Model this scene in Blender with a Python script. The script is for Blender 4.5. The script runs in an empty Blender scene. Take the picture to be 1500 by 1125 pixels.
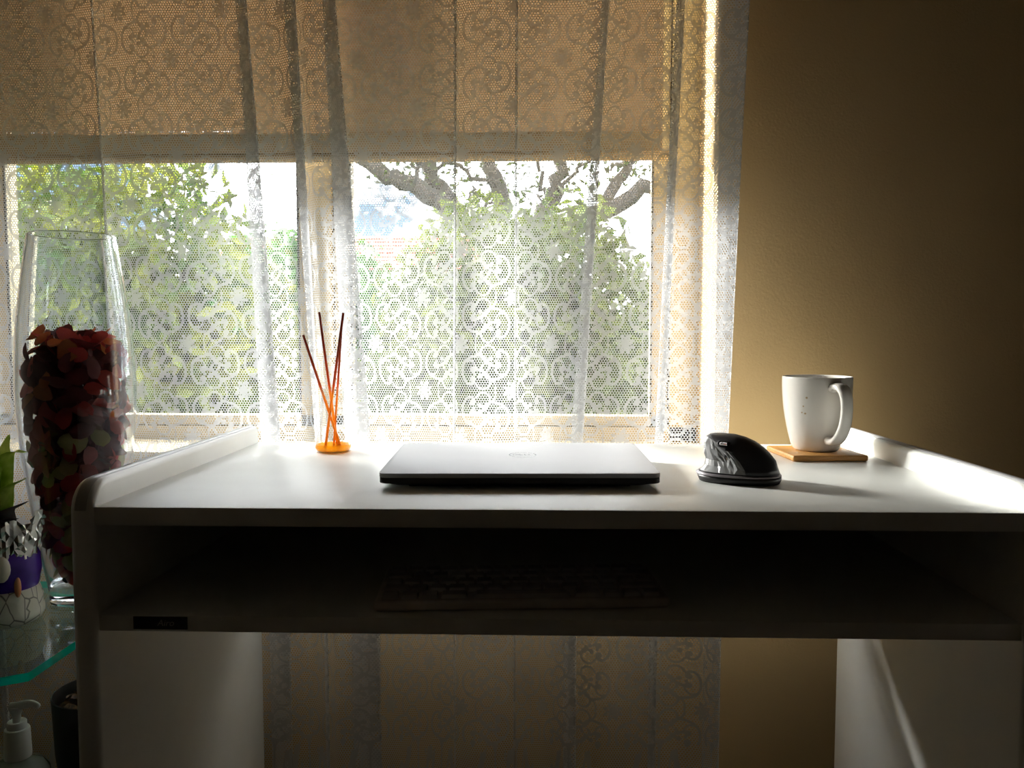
import bpy, bmesh, math, random
import numpy as np
from mathutils import Vector, Matrix, Euler

# ------------------------------------------------------------------ camera, sky, sun, exposure
scn = bpy.context.scene
COL = scn.collection
R = math.radians
rng = random.Random(7)
nrg = np.random.default_rng(11)

cam_d = bpy.data.cameras.new('camera')
cam = bpy.data.objects.new('camera', cam_d)
COL.objects.link(cam)
cam.location = (0, 0, 0.917)
cam.rotation_euler = (R(90 - 3.576), 0, R(1.718))
cam_d.sensor_width = 36.0
cam_d.lens = 1200 / 1500 * 36
cam_d.clip_start = 0.02
scn.camera = cam

scn.view_settings.view_transform = 'Standard'
scn.view_settings.look = 'None'
scn.view_settings.gamma = 1
scn.view_settings.use_curve_mapping = False
scn.view_settings.exposure = 0.5

world = bpy.data.worlds.new('sky')
scn.world = world
world.use_nodes = True
wn = world.node_tree
wn.nodes.clear()
w_out = wn.nodes.new('ShaderNodeOutputWorld')
w_bg = wn.nodes.new('ShaderNodeBackground')
w_tc = wn.nodes.new('ShaderNodeTexCoord')
w_no = wn.nodes.new('ShaderNodeTexNoise')
w_no.inputs['Scale'].default_value = 5.0
w_no.inputs['Detail'].default_value = 5.0
w_no.inputs['Roughness'].default_value = 0.6
w_cr = wn.nodes.new('ShaderNodeValToRGB')
w_cr.color_ramp.elements[0].position = 0.43
w_cr.color_ramp.elements[0].color = (0.040, 0.060, 0.088, 1)
w_cr.color_ramp.elements[1].position = 0.52
w_cr.color_ramp.elements[1].color = (1.0, 1.0, 1.0, 1)
w_bg.inputs['Strength'].default_value = 11.0
wn.links.new(w_tc.outputs['Generated'], w_no.inputs['Vector'])
wn.links.new(w_no.outputs['Fac'], w_cr.inputs['Fac'])
wn.links.new(w_cr.outputs['Color'], w_bg.inputs['Color'])
wn.links.new(w_bg.outputs['Background'], w_out.inputs['Surface'])

sun_d = bpy.data.lights.new('sun', 'SUN')
sun_d.energy = 24.0
sun_d.angle = R(9)
sun_d.color = (1.0, 0.965, 0.91)
sun = bpy.data.objects.new('sun', sun_d)
COL.objects.link(sun)
sun.rotation_euler = Vector((0.84, -0.54, -0.325)).to_track_quat('-Z', 'Y').to_euler()   # low hazy sun from the left, outside the window

cy = scn.cycles
cy.max_bounces = 14
cy.diffuse_bounces = 6
cy.glossy_bounces = 5
cy.transmission_bounces = 12
cy.transparent_max_bounces = 32

# ------------------------------------------------------------------ helpers
def tag(o, label=None, cat=None, group=None, kind=None):
    if label: o['label'] = label
    if cat: o['category'] = cat
    if group: o['group'] = group
    if kind: o['kind'] = kind
    return o

def empty(name, loc=(0, 0, 0), rot=(0, 0, 0), label=None, cat=None, group=None, kind=None):
    o = bpy.data.objects.new(name, None)
    COL.objects.link(o)
    o.location = loc
    o.rotation_euler = rot
    o.empty_display_size = 0.02
    return tag(o, label, cat, group, kind)

def link(name, me, mat=None, parent=None, loc=(0, 0, 0), rot=(0, 0, 0)):
    if mat is not None and len(me.materials) == 0:
        for m in (mat if isinstance(mat, (list, tuple)) else [mat]):
            me.materials.append(m)
    o = bpy.data.objects.new(name, me)
    COL.objects.link(o)
    o.location = loc
    o.rotation_euler = rot
    if parent is not None:
        o.parent = parent
    return o

def mk(name, verts, faces, mat=None, parent=None, smooth=False, loc=(0, 0, 0), rot=(0, 0, 0), midx=None):
    me = bpy.data.meshes.new(name)
    me.from_pydata([tuple(v) for v in verts], [], [tuple(f) for f in faces])
    if smooth:
        me.polygons.foreach_set('use_smooth', [True] * len(me.polygons))
    if midx is not None:
        for p, i in zip(me.polygons, midx):
            p.material_index = i
    me.update()
    return link(name, me, mat, parent, loc, rot)

def bm_obj(name, bm, mat=None, parent=None, smooth=False, loc=(0, 0, 0), rot=(0, 0, 0), angle=None):
    me = bpy.data.meshes.new(name)
    bm.to_mesh(me)
    bm.free()
    if smooth:
        me.polygons.foreach_set('use_smooth', [True] * len(me.polygons))
        if angle:
            try: me.set_sharp_from_angle(angle=angle)
            except Exception: pass
    return link(name, me, mat, parent, loc, rot)

def add_box(bm, lo, hi):
    x0, y0, z0 = lo; x1, y1, z1 = hi
    v = [bm.verts.new(p) for p in ((x0,y0,z0),(x1,y0,z0),(x1,y1,z0),(x0,y1,z0),(x0,y0,z1),(x1,y0,z1),(x1,y1,z1),(x0,y1,z1))]
    fs = [bm.faces.new([v[i] for i in f]) for f in ((0,3,2,1),(4,5,6,7),(0,1,5,4),(1,2,6,5),(2,3,7,6),(3,0,4,7))]
    return v, fs

def box(name, lo, hi, mat, parent=None, bevel=0.0, seg=2, loc=(0,0,0), rot=(0,0,0)):
    bm = bmesh.new()
    add_box(bm, lo, hi)
    if bevel > 0:
        bmesh.ops.bevel(bm, geom=bm.edges[:], offset=bevel, segments=seg, profile=0.5, affect='EDGES')
    return bm_obj(name, bm, mat, parent, bevel > 0, loc, rot, R(40) if bevel > 0 else None)

def boxes(name, lst, mat, parent=None):
    bm = bmesh.new()
    for lo, hi in lst:
        add_box(bm, lo, hi)
    return bm_obj(name, bm, mat, parent)

def lathe_vf(prof, n=48):
    vs, fs, rows = [], [], []
    for r, z in prof:
        if r < 1e-6:
            rows.append([len(vs)]); vs.append((0, 0, z))
        else:
            b = len(vs)
            rows.append(list(range(b, b + n)))
            for k in range(n):
                a = 2 * math.pi * k / n
                vs.append((r * math.cos(a), r * math.sin(a), z))
    for a, b in zip(rows[:-1], rows[1:]):
        for k in range(n):
            k2 = (k + 1) % n
            if len(a) == 1 and len(b) == 1: continue
            if len(a) == 1: fs.append((a[0], b[k2], b[k]))
            elif len(b) == 1: fs.append((a[k], a[k2], b[0]))
            else: fs.append((a[k], a[k2], b[k2], b[k]))
    return vs, fs

def lathe(name, prof, mat, parent=None, n=48, loc=(0,0,0), rot=(0,0,0), smooth=True, sharp=R(50)):
    vs, fs = lathe_vf(prof, n)
    o = mk(name, vs, fs, mat, parent, smooth, loc, rot)
    if sharp and smooth:
        try: o.data.set_sharp_from_angle(angle=sharp)
        except Exception: pass
    return o

def catmull(pts, per=10, closed=False):
    P = [np.array(p, float) for p in pts]
    n = len(P)
    out = []
    rngi = range(n if closed else n - 1)
    for i in rngi:
        p0 = P[(i - 1) % n] if (closed or i > 0) else 2 * P[0] - P[1]
        p1 = P[i]; p2 = P[(i + 1) % n]
        p3 = P[(i + 2) % n] if (closed or i + 2 < n) else 2 * P[-1] - P[-2]
        for k in range(per):
            t = k / per
            out.append(0.5 * ((2*p1) + (-p0+p2)*t + (2*p0-5*p1+4*p2-p3)*t*t + (-p0+3*p1-3*p2+p3)*t**3))
    if not closed: out.append(P[-1])
    return np.array(out)

def tube_vf(path, radii, n=8, base=0, sx=None):
    """tube along a 3-D path; radii scalar/list; sx optional (list of flattening factors)"""
    path = np.array(path, float)
    m = len(path)
    if np.isscalar(radii): radii = [radii] * m
    T = np.gradient(path, axis=0)
    T /= np.linalg.norm(T, axis=1)[:, None] + 1e-12
    ref = np.array([0, 0, 1.0]) if abs(T[0][2]) < 0.9 else np.array([1.0, 0, 0])
    vs, fs = [], []
    N = np.cross(T[0], ref); N /= np.linalg.norm(N)
    for i in range(m):
        N = N - T[i] * (N @ T[i]); N /= np.linalg.norm(N) + 1e-12
        B = np.cross(T[i], N)
        f = 1.0 if sx is None else sx[i]
        for k in range(n):
            a = 2 * math.pi * k / n
            vs.append(tuple(path[i] + radii[i] * (math.cos(a) * N + f * math.sin(a) * B)))
    for i in range(m - 1):
        for k in range(n):
            k2 = (k + 1) % n
            fs.append((base+i*n+k, base+i*n+k2, base+(i+1)*n+k2, base+(i+1)*n+k))
    fs.append(tuple(base + k for k in reversed(range(n))))
    fs.append(tuple(base + (m-1)*n + k for k in range(n)))
    return vs, fs

def tube(name, path, radii, mat, parent=None, n=8, loc=(0,0,0), sx=None):
    vs, fs = tube_vf(path, radii, n, sx=sx)
    return mk(name, vs, fs, mat, parent, True, loc)

# ------------------------------------------------------------------ materials
class NT:
    def __init__(self, name):
        self.m = bpy.data.materials.new(name)
        self.m.use_nodes = True
        self.t = self.m.node_tree
        self.t.nodes.clear()
        self.out = self.t.nodes.new('ShaderNodeOutputMaterial')
    def n(self, typ, **kw):
        nd = self.t.nodes.new(typ)
        for k, v in kw.items(): setattr(nd, k, v)
        return nd
    def l(self, a, b): self.t.links.new(a, b)
    def math(self, op, a, b=None, clamp=False):
        nd = self.n('ShaderNodeMath', operation=op, use_clamp=clamp)
        for i, v in enumerate((a, b)):
            if v is None: continue
            if isinstance(v, (int, float)): nd.inputs[i].default_value = v
            else: self.l(v, nd.inputs[i])
        return nd.outputs[0]

def pmat(name, color, rough=0.5, metal=0.0, spec=0.5, var=0.0, vscale=40.0, color2=None, bump=0.0, bscale=200.0,
         coat=0.0, stretch=None, trans=0.0, sub=0.0):
    N = NT(name)
    p = N.n('ShaderNodeBsdfPrincipled')
    p.inputs['Base Color'].default_value = (*color, 1)
    p.inputs['Roughness'].default_value = rough
    p.inputs['Metallic'].default_value = metal
    p.inputs['Specular IOR Level'].default_value = spec
    p.inputs['Coat Weight'].default_value = coat
    p.inputs['Transmission Weight'].default_value = trans
    tc = N.n('ShaderNodeTexCoord')
    vec = tc.outputs['Object']
    if stretch:
        mp = N.n('ShaderNodeMapping')
        mp.inputs['Scale'].default_value = stretch
        N.l(vec, mp.inputs['Vector'])
        vec = mp.outputs['Vector']
    if var > 0 or color2:
        no = N.n('ShaderNodeTexNoise')
        no.inputs['Scale'].default_value = vscale
        no.inputs['Detail'].default_value = 4
        N.l(vec, no.inputs['Vector'])
        cr = N.n('ShaderNodeValToRGB')
        c2 = color2 or tuple(max(0, c * (1 - var)) for c in color)
        cr.color_ramp.elements[0].position = 0.35
        cr.color_ramp.elements[0].color = (*c2, 1)
        cr.color_ramp.elements[1].position = 0.65
        cr.color_ramp.elements[1].color = (*color, 1)
        N.l(no.outputs['Fac'], cr.inputs['Fac'])
        N.l(cr.outputs['Color'], p.inputs['Base Color'])
    if bump > 0:
        nb = N.n('ShaderNodeTexNoise')
        nb.inputs['Scale'].default_value = bscale
        nb.inputs['Detail'].default_value = 3
        N.l(vec, nb.inputs['Vector'])
        b = N.n('ShaderNodeBump')
        b.inputs['Strength'].default_value = bump
        b.inputs['Distance'].default_value = 0.002
        N.l(nb.outputs['Fac'], b.inputs['Height'])
        N.l(b.outputs['Normal'], p.inputs['Normal'])
    N.l(p.outputs['BSDF'], N.out.inputs['Surface'])
    return N.m

def leafmat(name, c1, c2, trans=0.45, scale=30, rough=0.6):
    N = NT(name)
    tc = N.n('ShaderNodeTexCoord')
    no = N.n('ShaderNodeTexNoise'); no.inputs['Scale'].default_value = scale; no.inputs['Detail'].default_value = 3
    N.l(tc.outputs['Object'], no.inputs['Vector'])
    cr = N.n('ShaderNodeValToRGB')
    cr.color_ramp.elements[0].position = 0.38; cr.color_ramp.elements[0].color = (*c1, 1)
    cr.color_ramp.elements[1].position = 0.62; cr.color_ramp.elements[1].color = (*c2, 1)
    N.l(no.outputs['Fac'], cr.inputs['Fac'])
    p = N.n('ShaderNodeBsdfPrincipled'); p.inputs['Roughness'].default_value = rough
    t = N.n('ShaderNodeBsdfTranslucent')
    N.l(cr.outputs['Color'], p.inputs['Base Color']); N.l(cr.outputs['Color'], t.inputs['Color'])
    mx = N.n('ShaderNodeMixShader'); mx.inputs[0].default_value = trans
    N.l(p.outputs[0], mx.inputs[1]); N.l(t.outputs[0], mx.inputs[2])
    N.l(mx.outputs[0], N.out.inputs['Surface'])
    return N.m

def thin_glass(name, tint=(1, 1, 1), ior=1.45, rough=0.0, base=0.0, power=5.0):
    N = NT(name)
    tr = N.n('ShaderNodeBsdfTransparent'); tr.inputs['Color'].default_value = (*tint, 1)
    gl = N.n('ShaderNodeBsdfGlossy'); gl.inputs['Roughness'].default_value = rough
    lw = N.n('ShaderNodeLayerWeight'); lw.inputs['Blend'].default_value = 0.5
    r0 = ((ior - 1) / (ior + 1)) ** 2
    fac = N.math('ADD', N.math('MULTIPLY', N.math('POWER', lw.outputs['Facing'], power), 1 - r0), r0)   # Schlick, both sides alike
    mx = N.n('ShaderNodeMixShader')
    if base > 0: fac = N.math('ADD', fac, base, True)
    N.l(fac, mx.inputs[0]); N.l(tr.outputs[0], mx.inputs[1]); N.l(gl.outputs[0], mx.inputs[2])
    N.l(mx.outputs[0], N.out.inputs['Surface'])
    return N.m

LACE_T = 0.34      # share of light the white thread lets through
def lace_net(name, pitch=0.0040, hole=0.00155, col=(0.90, 0.92, 0.95)):
    """white net: hexagonal holes (real transparency) in a translucent thread"""
    N = NT(name)
    def attr(nm):
        a = N.n('ShaderNodeAttribute'); a.attribute_name = nm
        return a.outputs['Fac']
    cu_, cv_, mo_ = attr('cloth_u'), attr('cloth_v'), attr('motif')
    W = pitch; Hh = pitch * math.sqrt(3)
    def grid(ox, oy):
        a = N.math('DIVIDE', N.math('ADD', cu_, ox), W)
        b = N.math('DIVIDE', N.math('ADD', cv_, oy), Hh)
        a = N.math('MULTIPLY', N.math('SUBTRACT', N.math('FRACT', a), 0.5), W)
        b = N.math('MULTIPLY', N.math('SUBTRACT', N.math('FRACT', b), 0.5), Hh)
        return N.math('SQRT', N.math('ADD', N.math('MULTIPLY', a, a), N.math('MULTIPLY', b, b)))
    d = N.math('MINIMUM', grid(10, 10), grid(10 + W / 2, 10 + Hh / 2))
    hole_m = N.math('LESS_THAN', d, hole)
    solid = N.math('LESS_THAN', mo_, 0.0)                                   # dense woven motif
    # holes of the net outside the motif; the dense work still has tiny gaps between its threads
    mask = N.math('ADD', N.math('MULTIPLY', hole_m, N.math('SUBTRACT', 1.0, solid)), N.math('MULTIPLY', solid, 0.22))
    df = N.n('ShaderNodeBsdfDiffuse'); df.inputs['Color'].default_value = (*col, 1)
    tl = N.n('ShaderNodeBsdfTranslucent'); tl.inputs['Color'].default_value = (*[c * LACE_T for c in col], 1)
    m1 = N.n('ShaderNodeMixShader'); m1.inputs[0].default_value = 0.5
    N.l(df.outputs[0], m1.inputs[1]); N.l(tl.outputs[0], m1.inputs[2])
    tr = N.n('ShaderNodeBsdfTransparent')
    m2 = N.n('ShaderNodeMixShader')
    N.l(mask, m2.inputs[0]); N.l(m1.outputs[0], m2.inputs[1]); N.l(tr.outputs[0], m2.inputs[2])
    N.l(m2.outputs[0], N.out.inputs['Surface'])
    return N.m

def cloth(name, col, trans=0.5):
    N = NT(name)
    tc = N.n('ShaderNodeTexCoord')
    no = N.n('ShaderNodeTexNoise'); no.inputs['Scale'].default_value = 900; no.inputs['Detail'].default_value = 2
    N.l(tc.outputs['Object'], no.inputs['Vector'])
    mxc = N.n('ShaderNodeValToRGB')
    mxc.color_ramp.elements[0].color = (*[c * 0.9 for c in col], 1); mxc.color_ramp.elements[1].color = (*col, 1)
    N.l(no.outputs['Fac'], mxc.inputs['Fac'])
    df = N.n('ShaderNodeBsdfDiffuse'); tl = N.n('ShaderNodeBsdfTranslucent')
    N.l(mxc.outputs[0], df.inputs['Color'])
    dm = N.n('ShaderNodeMixRGB'); dm.blend_type = 'MULTIPLY'; dm.inputs[0].default_value = 1; dm.inputs[2].default_value = (LACE_T, LACE_T, LACE_T, 1)
    N.l(mxc.outputs[0], dm.inputs[1]); N.l(dm.outputs[0], tl.inputs['Color'])
    m1 = N.n('ShaderNodeMixShader'); m1.inputs[0].default_value = trans
    N.l(df.outputs[0], m1.inputs[1]); N.l(tl.outputs[0], m1.inputs[2])
    N.l(m1.outputs[0], N.out.inputs['Surface'])
    return N.m

M = {}
M['wall'] = pmat('tan_wall_paint', (0.55, 0.39, 0.19), 0.75, spec=0.25, var=0.06, vscale=3, bump=0.25, bscale=260)
M['wall_far'] = pmat('brown_wall_paint', (0.46, 0.38, 0.30), 0.75, spec=0.25, var=0.06, vscale=3, bump=0.25, bscale=260)
M['ceiling'] = pmat('ceiling_paint', (0.45, 0.42, 0.37), 0.9, var=0.04)
M['carpet'] = pmat('brown_carpet', (0.06, 0.045, 0.035), 0.95, var=0.3, vscale=120, bump=0.6, bscale=500)
M['frame'] = pmat('cream_window_paint', (0.52, 0.43, 0.26), 0.45, var=0.05)
M['gasket'] = pmat('dark_rubber_gasket', (0.05, 0.045, 0.04), 0.7, var=0.2)
M['pane'] = thin_glass('window_pane', (0.97, 0.98, 0.98), 1.3)
M['net'] = lace_net('lace_net')
M['motif'] = cloth('lace_motif', (0.93, 0.93, 0.94), 0.5)
M['laminate'] = pmat('grey_white_laminate', (0.83, 0.84, 0.80), 0.38, spec=1.0, var=0.03, vscale=25, bump=0.03, bscale=900)
M['edge_band'] = pmat('grey_edge_banding', (0.42, 0.42, 0.42), 0.32, spec=0.5, var=0.05)
M['alu'] = pmat('brushed_aluminium', (0.35, 0.35, 0.36), 0.50, metal=0.6, var=0.02, vscale=80)
M['alu_edge'] = pmat('laptop_aluminium_edge', (0.5, 0.5, 0.51), 0.3, metal=0.9, var=0.02)
M['carbon'] = pmat('black_laptop_base', (0.02, 0.02, 0.021), 0.5, var=0.2)
M['logo'] = pmat('mirror_grey_logo', (0.30, 0.30, 0.31), 0.2, metal=0.9, var=0.02)
M['mug'] = pmat('white_glazed_ceramic', (0.80, 0.77, 0.71), 0.18, spec=0.5, var=0.04, vscale=30, coat=0.3)
M['drip'] = pmat('coffee_drip_stain', (0.55, 0.40, 0.22), 0.4, var=0.2)
M['coffee'] = pmat('dark_coffee', (0.05, 0.025, 0.012), 0.1, var=0.1)
M['bamboo'] = pmat('bamboo_wood', (0.70, 0.36, 0.10), 0.42, color2=(0.55, 0.26, 0.07), vscale=30, stretch=(1, 14, 14), bump=0.05)
M['mouse'] = pmat('black_soft_plastic', (0.018, 0.017, 0.018), 0.42, var=0.2, vscale=300)
M['mouse_thumb'] = pmat('dark_grey_faceted_rubber', (0.26, 0.265, 0.265), 0.26, spec=0.9, var=0.1)
M['mouse_edge'] = pmat('mouse_grey_metal_trim', (0.30, 0.28, 0.30), 0.35, metal=0.6, var=0.05)
M['steel'] = pmat('polished_steel', (0.7, 0.7, 0.7), 0.2, metal=1.0, var=0.03)

# ------------------------------------------------------------------ the room shell
WY = 1.39         # inner face of the window wall
WX0, WX1 = -1.105, 0.301
WZ0, WZ1 = 0.712, 2.10
XL, XR, YB, ZC = -1.45, 2.6, -3.6, 2.6

def struct(o, label, kind='structure', cat=None):
    o['kind'] = kind
    o['label'] = label
    if cat: o['category'] = cat
    return o

struct(box('floor', (XL-.25, YB-.25, -0.1), (XR+.25, WY+.25, 0), M['carpet']), 'brown carpeted floor of the room', cat='floor')
struct(box('ceiling', (XL-.25, YB-.25, ZC), (XR+.25, WY+.25, ZC+.1), M['ceiling']), 'plain pale ceiling above the desk', cat='ceiling')
struct(box('wall_left', (XL-.2, YB, 0), (XL, WY+.25, ZC), M['wall_far']), 'tan painted wall left of the glass shelves', cat='wall')
struct(box('wall_right', (XR, YB, 0), (XR+.2, WY+.25, ZC), M['wall_far']), 'tan painted side wall far right of the desk', cat='wall')
struct(box('wall_front', (XL-.2, YB-.2, 0), (XR+.2, YB, ZC), M['wall_far']), 'tan painted wall behind the camera', cat='wall')
struct(boxes('wall_back', [((XL, WY, 0), (WX0, WY+.25, ZC)), ((WX1, WY, 0), (XR, WY+.25, ZC)),
                    ((WX0, WY, 0), (WX1, WY+.25, WZ0)), ((WX0, WY, WZ1), (WX1, WY+.25, ZC))], M['wall']),
       'tan painted wall with the window behind the desk', cat='wall')

# window: outer frame, two sashes, gaskets, panes, sill
win = empty('window_1', (0, 0, WZ0), label='cream framed window behind the lace curtain', cat='window', kind='structure')
FY0, FY1 = 1.55, 1.61
h = WZ1 - WZ0
boxes('frame', [((WX0, FY0, 0), (WX0+.05, FY1, h)), ((WX1-.05, FY0, 0), (WX1, FY1, h)),
                ((WX0, FY0, 0), (WX1, FY1, .026)), ((WX0, FY0, h-.05), (WX1, FY1, h))], M['frame'], win)
box('mullion', (-.420, FY0-.004, .026), (-.388, FY1, h-.05), M['frame'], win, 0.004)
for (a, b) in ((WX0+.05, -.420), (-.388, WX1-.05)):
    s = boxes('sash', [((a+.003, FY0+.012, .028), (a+.033, FY1-.008, h-.053)), ((b-.033, FY0+.012, .028), (b-.003, FY1-.008, h-.053)),
                       ((a+.003, FY0+.012, .028), (b-.003, FY1-.008, .046)), ((a+.003, FY0+.012, h-.083), (b-.003, FY1-.008, h-.053))], M['frame'], win)
    boxes('gasket', [((a-.001, FY0+.018, .026), (a+.0035, FY0+.03, h-.05)), ((b-.0035, FY0+.018, .026), (b+.001, FY0+.03, h-.05)),
                     ((a+.0325, FY0+.010, .046), (a+.036, FY0+.014, h-.083)), ((b-.036, FY0+.010, .046), (b-.0325, FY0+.014, h-.083))], M['gasket'], s)
    box('pane', (a+.033, FY0+.028, .046), (b-.033, FY0+.031, h-.083), M['pane'], s)
box('sill', (WX0, WY-.010, -.012), (WX1, FY0+.002, 0.001), M['frame'], win, 0.003)

# ------------------------------------------------------------------ outdoors
M['grass'] = pmat('lawn', (0.035, 0.06, 0.012), 0.9, var=0.4, vscale=6, bump=0.4, bscale=60)
M['hedge1'] = leafmat('yellow_green_leaves', (0.035, 0.085, 0.008), (0.17, 0.19, 0.012), 0.4, 3)
M['hedge2'] = leafmat('olive_green_leaves', (0.035, 0.060, 0.008), (0.11, 0.14, 0.02), 0.4, 3)
M['hedge3'] = leafmat('fresh_green_leaves', (0.016, 0.085, 0.010), (0.07, 0.19, 0.016), 0.4, 3)
M['treeleaf'] = leafmat('tree_leaves', (0.025, 0.04, 0.012), (0.07, 0.09, 0.025), 0.45, 2)
M['bark'] = pmat('grey_brown_bark', (0.07, 0.06, 0.05), 0.9, var=0.4, vscale=12, bump=0.8, bscale=40)
M['roof'] = pmat('red_clay_tile', (0.22, 0.045, 0.022), 0.7, color2=(0.17, 0.035, 0.017), vscale=4)
M['render'] = pmat('cream_house_render', (0.72, 0.66, 0.55), 0.8, var=0.06)
GZ = -0.35
struct(box('ground', (-30, WY+.25, GZ-.2), (30, 45, GZ), M['grass']), 'green garden lawn outside the window', cat='ground')

def leaves(name, pts, nrm, size, mat, parent, jitter=0.9):
    n = len(pts)
    nr = nrm + nrg.normal(0, jitter, (n, 3)); nr /= np.linalg.norm(nr, axis=1)[:, None]
    t = nrg.normal(0, 1, (n, 3)); t -= nr * (t * nr).sum(1)[:, None]; t /= np.linalg.norm(t, axis=1)[:, None]
    b = np.cross(nr, t)
    s = size * nrg.uniform(.6, 1.3, (n, 1))
    v0 = pts - t*s; v1 = pts + b*s*.45 + nr*s*.15; v2 = pts + t*s; v3 = pts - b*s*.45 + nr*s*.15
    vs = np.stack([v0, v1, v2, v3], 1).reshape(-1, 3)
    idx = np.arange(n) * 4
    fs = np.concatenate([np.stack([idx, idx+1, idx+2], 1), np.stack([idx, idx+2, idx+3], 1)])
    me = bpy.data.meshes.new(name)
    me.from_pydata(vs.tolist(), [], fs.tolist())
    o = link(name, me, mat, parent)
    o['kind'] = 'stuff'
    return o

def hedge(name, loc, rx, ry, hgt, mat, label, n=6000, size=0.05, lump=0.12, sq=2.6):
    e = empty(name, loc, label=label, cat='hedge')
    # rounded superellipsoid crown down to the ground, with lumps; stems inside
    d = nrg.normal(0, 1, (n, 3)); d[:, 2] = np.abs(d[:, 2]) * 1.0 - .25
    d /= np.linalg.norm(d, axis=1)[:, None]
    r = (np.abs(d[:, 0])**sq + np.abs(d[:, 1])**sq + np.abs(d[:, 2])**sq) ** (-1/sq)
    r *= nrg.uniform(.82, 1.03, n)
    ph = nrg.uniform(0, 6.28, 4)
    r *= 1 + lump * .5 * (np.sin(d[:, 0]*9+ph[0]) * np.sin(d[:, 2]*8+ph[1]) + np.sin(d[:, 1]*11+ph[2]+d[:, 0]*5))
    p = d * r[:, None] * np.array([rx, ry, hgt*.62])
    p[:, 2] += hgt*.38
    keep = p[:, 2] > 0.03
    leaves('foliage', p[keep], d[keep], size, mat, e)
    vs, fs = [], []
    for k in range(7):
        a = k * 2 * math.pi / 7
        top = (math.cos(a)*rx*.55, math.sin(a)*ry*.55, hgt*.75)
        v, f = tube_vf(catmull([(math.cos(a)*.06, math.sin(a)*.06, 0), (math.cos(a)*rx*.25, math.sin(a)*ry*.25, hgt*.4), top], 5), [.035*(1-.06*i) for i in range(11)], 6, len(vs))
        vs += v; fs += f
    mk('stem', vs, fs, M['bark'], e, True)
    # inner foliage mass so that no light passes straight through
    d2 = nrg.normal(0, 1, (n//3, 3)); d2[:, 2] = np.abs(d2[:, 2]) - .25
    d2 /= np.linalg.norm(d2, axis=1)[:, None]
    p2 = d2 * nrg.uniform(.45, .8, (n//3, 1)) * np.array([rx, ry, hgt*.62]); p2[:, 2] += hgt*.38
    k2 = p2[:, 2] > .03
    leaves('inner_foliage', p2[k2], d2[k2], size*2.2, mat, e)
    return e

hedge('clipped_bush', (-0.10, 5.4, GZ), 0.95, .9, 2.08, M['hedge2'], 'large round olive green bush outside the right hand pane', 9000, .045)
hedge('clipped_bush', (-2.65, 4.6, GZ), 1.25, .8, 2.20, M['hedge1'], 'tall yellow green bush outside the left end of the window', 9000, .05, .16)
hedge('clipped_bush', (-2.15, 7.4, GZ), .9, .7, 2.15, M['hedge3'], 'fresh green bush seen left of the window mullion', 5000, .06)
hedge('clipped_bush', (1.55, 7.0, GZ), 0.9, .8, 1.85, M['hedge3'], 'green bush low at the right edge of the window', 5000, .055)

def tree(loc, label):
    e = empty('garden_tree', loc, label=label, cat='tree')
    vs, fs = [], []
    tips = []
    def limb(pts, r0, r1):
        nonlocal vs, fs
        c = catmull(pts, 6)
        c[1:-1] += nrg.normal(0, .025, (len(c)-2, 3))
        v, f = tube_vf(c, list(np.linspace(r0, r1, len(c))), 9, len(vs))
        vs += v; fs += f
    trunk = [(0, 0, 0), (.08, 0, .7), (.0, 0, 1.5), (-.05, 0, 2.1)]
    limb(trunk, .26, .20)
    arms = [[(-.05,0,2.0),(-.5,.1,2.5),(-1.0,0,2.85),(-1.55,-.1,3.15),(-2.3,-.1,3.5)],
            [(-.6,.1,2.6),(-.95,.2,3.1),(-1.15,.1,3.5),(-1.5,0,4.3)],
            [(-.05,0,2.1),(-.12,.1,2.8),(-.35,0,3.4),(-.55,.2,4.2)],
            [(0,0,2.1),(.45,.2,2.75),(.60,.1,3.3),(.75,.1,4.1)],
            [(0,0,2.0),(.6,-.1,2.4),(1.35,-.2,2.75),(2.0,-.2,3.25),(2.7,0,3.7)],
            [(1.0,-.2,2.6),(1.3,0,3.1),(1.5,.2,3.8)]]
    rr = [(.13,.07),(.10,.05),(.11,.05),(.11,.05),(.11,.06),(.07,.04)]
    for a, (r0, r1) in zip(arms, rr):
        limb(a, r0, r1)
        for q in a[1:]: tips.append(q)
        for k in range(5):
            q = np.array(a[min(len(a)-1, 1 + k % (len(a)-1))])
            dq = nrg.normal(0, .45, 3); dq[2] = abs(dq[2])
            limb([q, q+dq*.5+(0,0,.05), q+dq], .03, .008)
            tips.append(tuple(q+dq))
    mk('trunk', vs, fs, M['bark'], e, True)
    P = []
    for t in tips:
        t = np.array(t)
        if t[2] < 2.75: continue
        k = int(60 + 30 * (t[2] - 2.7))
        P.append(t + nrg.normal(0, .26, (k, 3)) * np.array([1.3, 1, .8]))
    P = np.concatenate(P)
    P = P[(P[:, 2] > 2.85) & (nrg.random(len(P)) < .65)]
    leaves('canopy', P, np.tile([0, 0, 1.0], (len(P), 1)), .045, M['treeleaf'], e, 1.0)
    return e
tree((-.30, 9.2, GZ), 'gnarled grey tree with spreading limbs behind the round bush')

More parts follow.
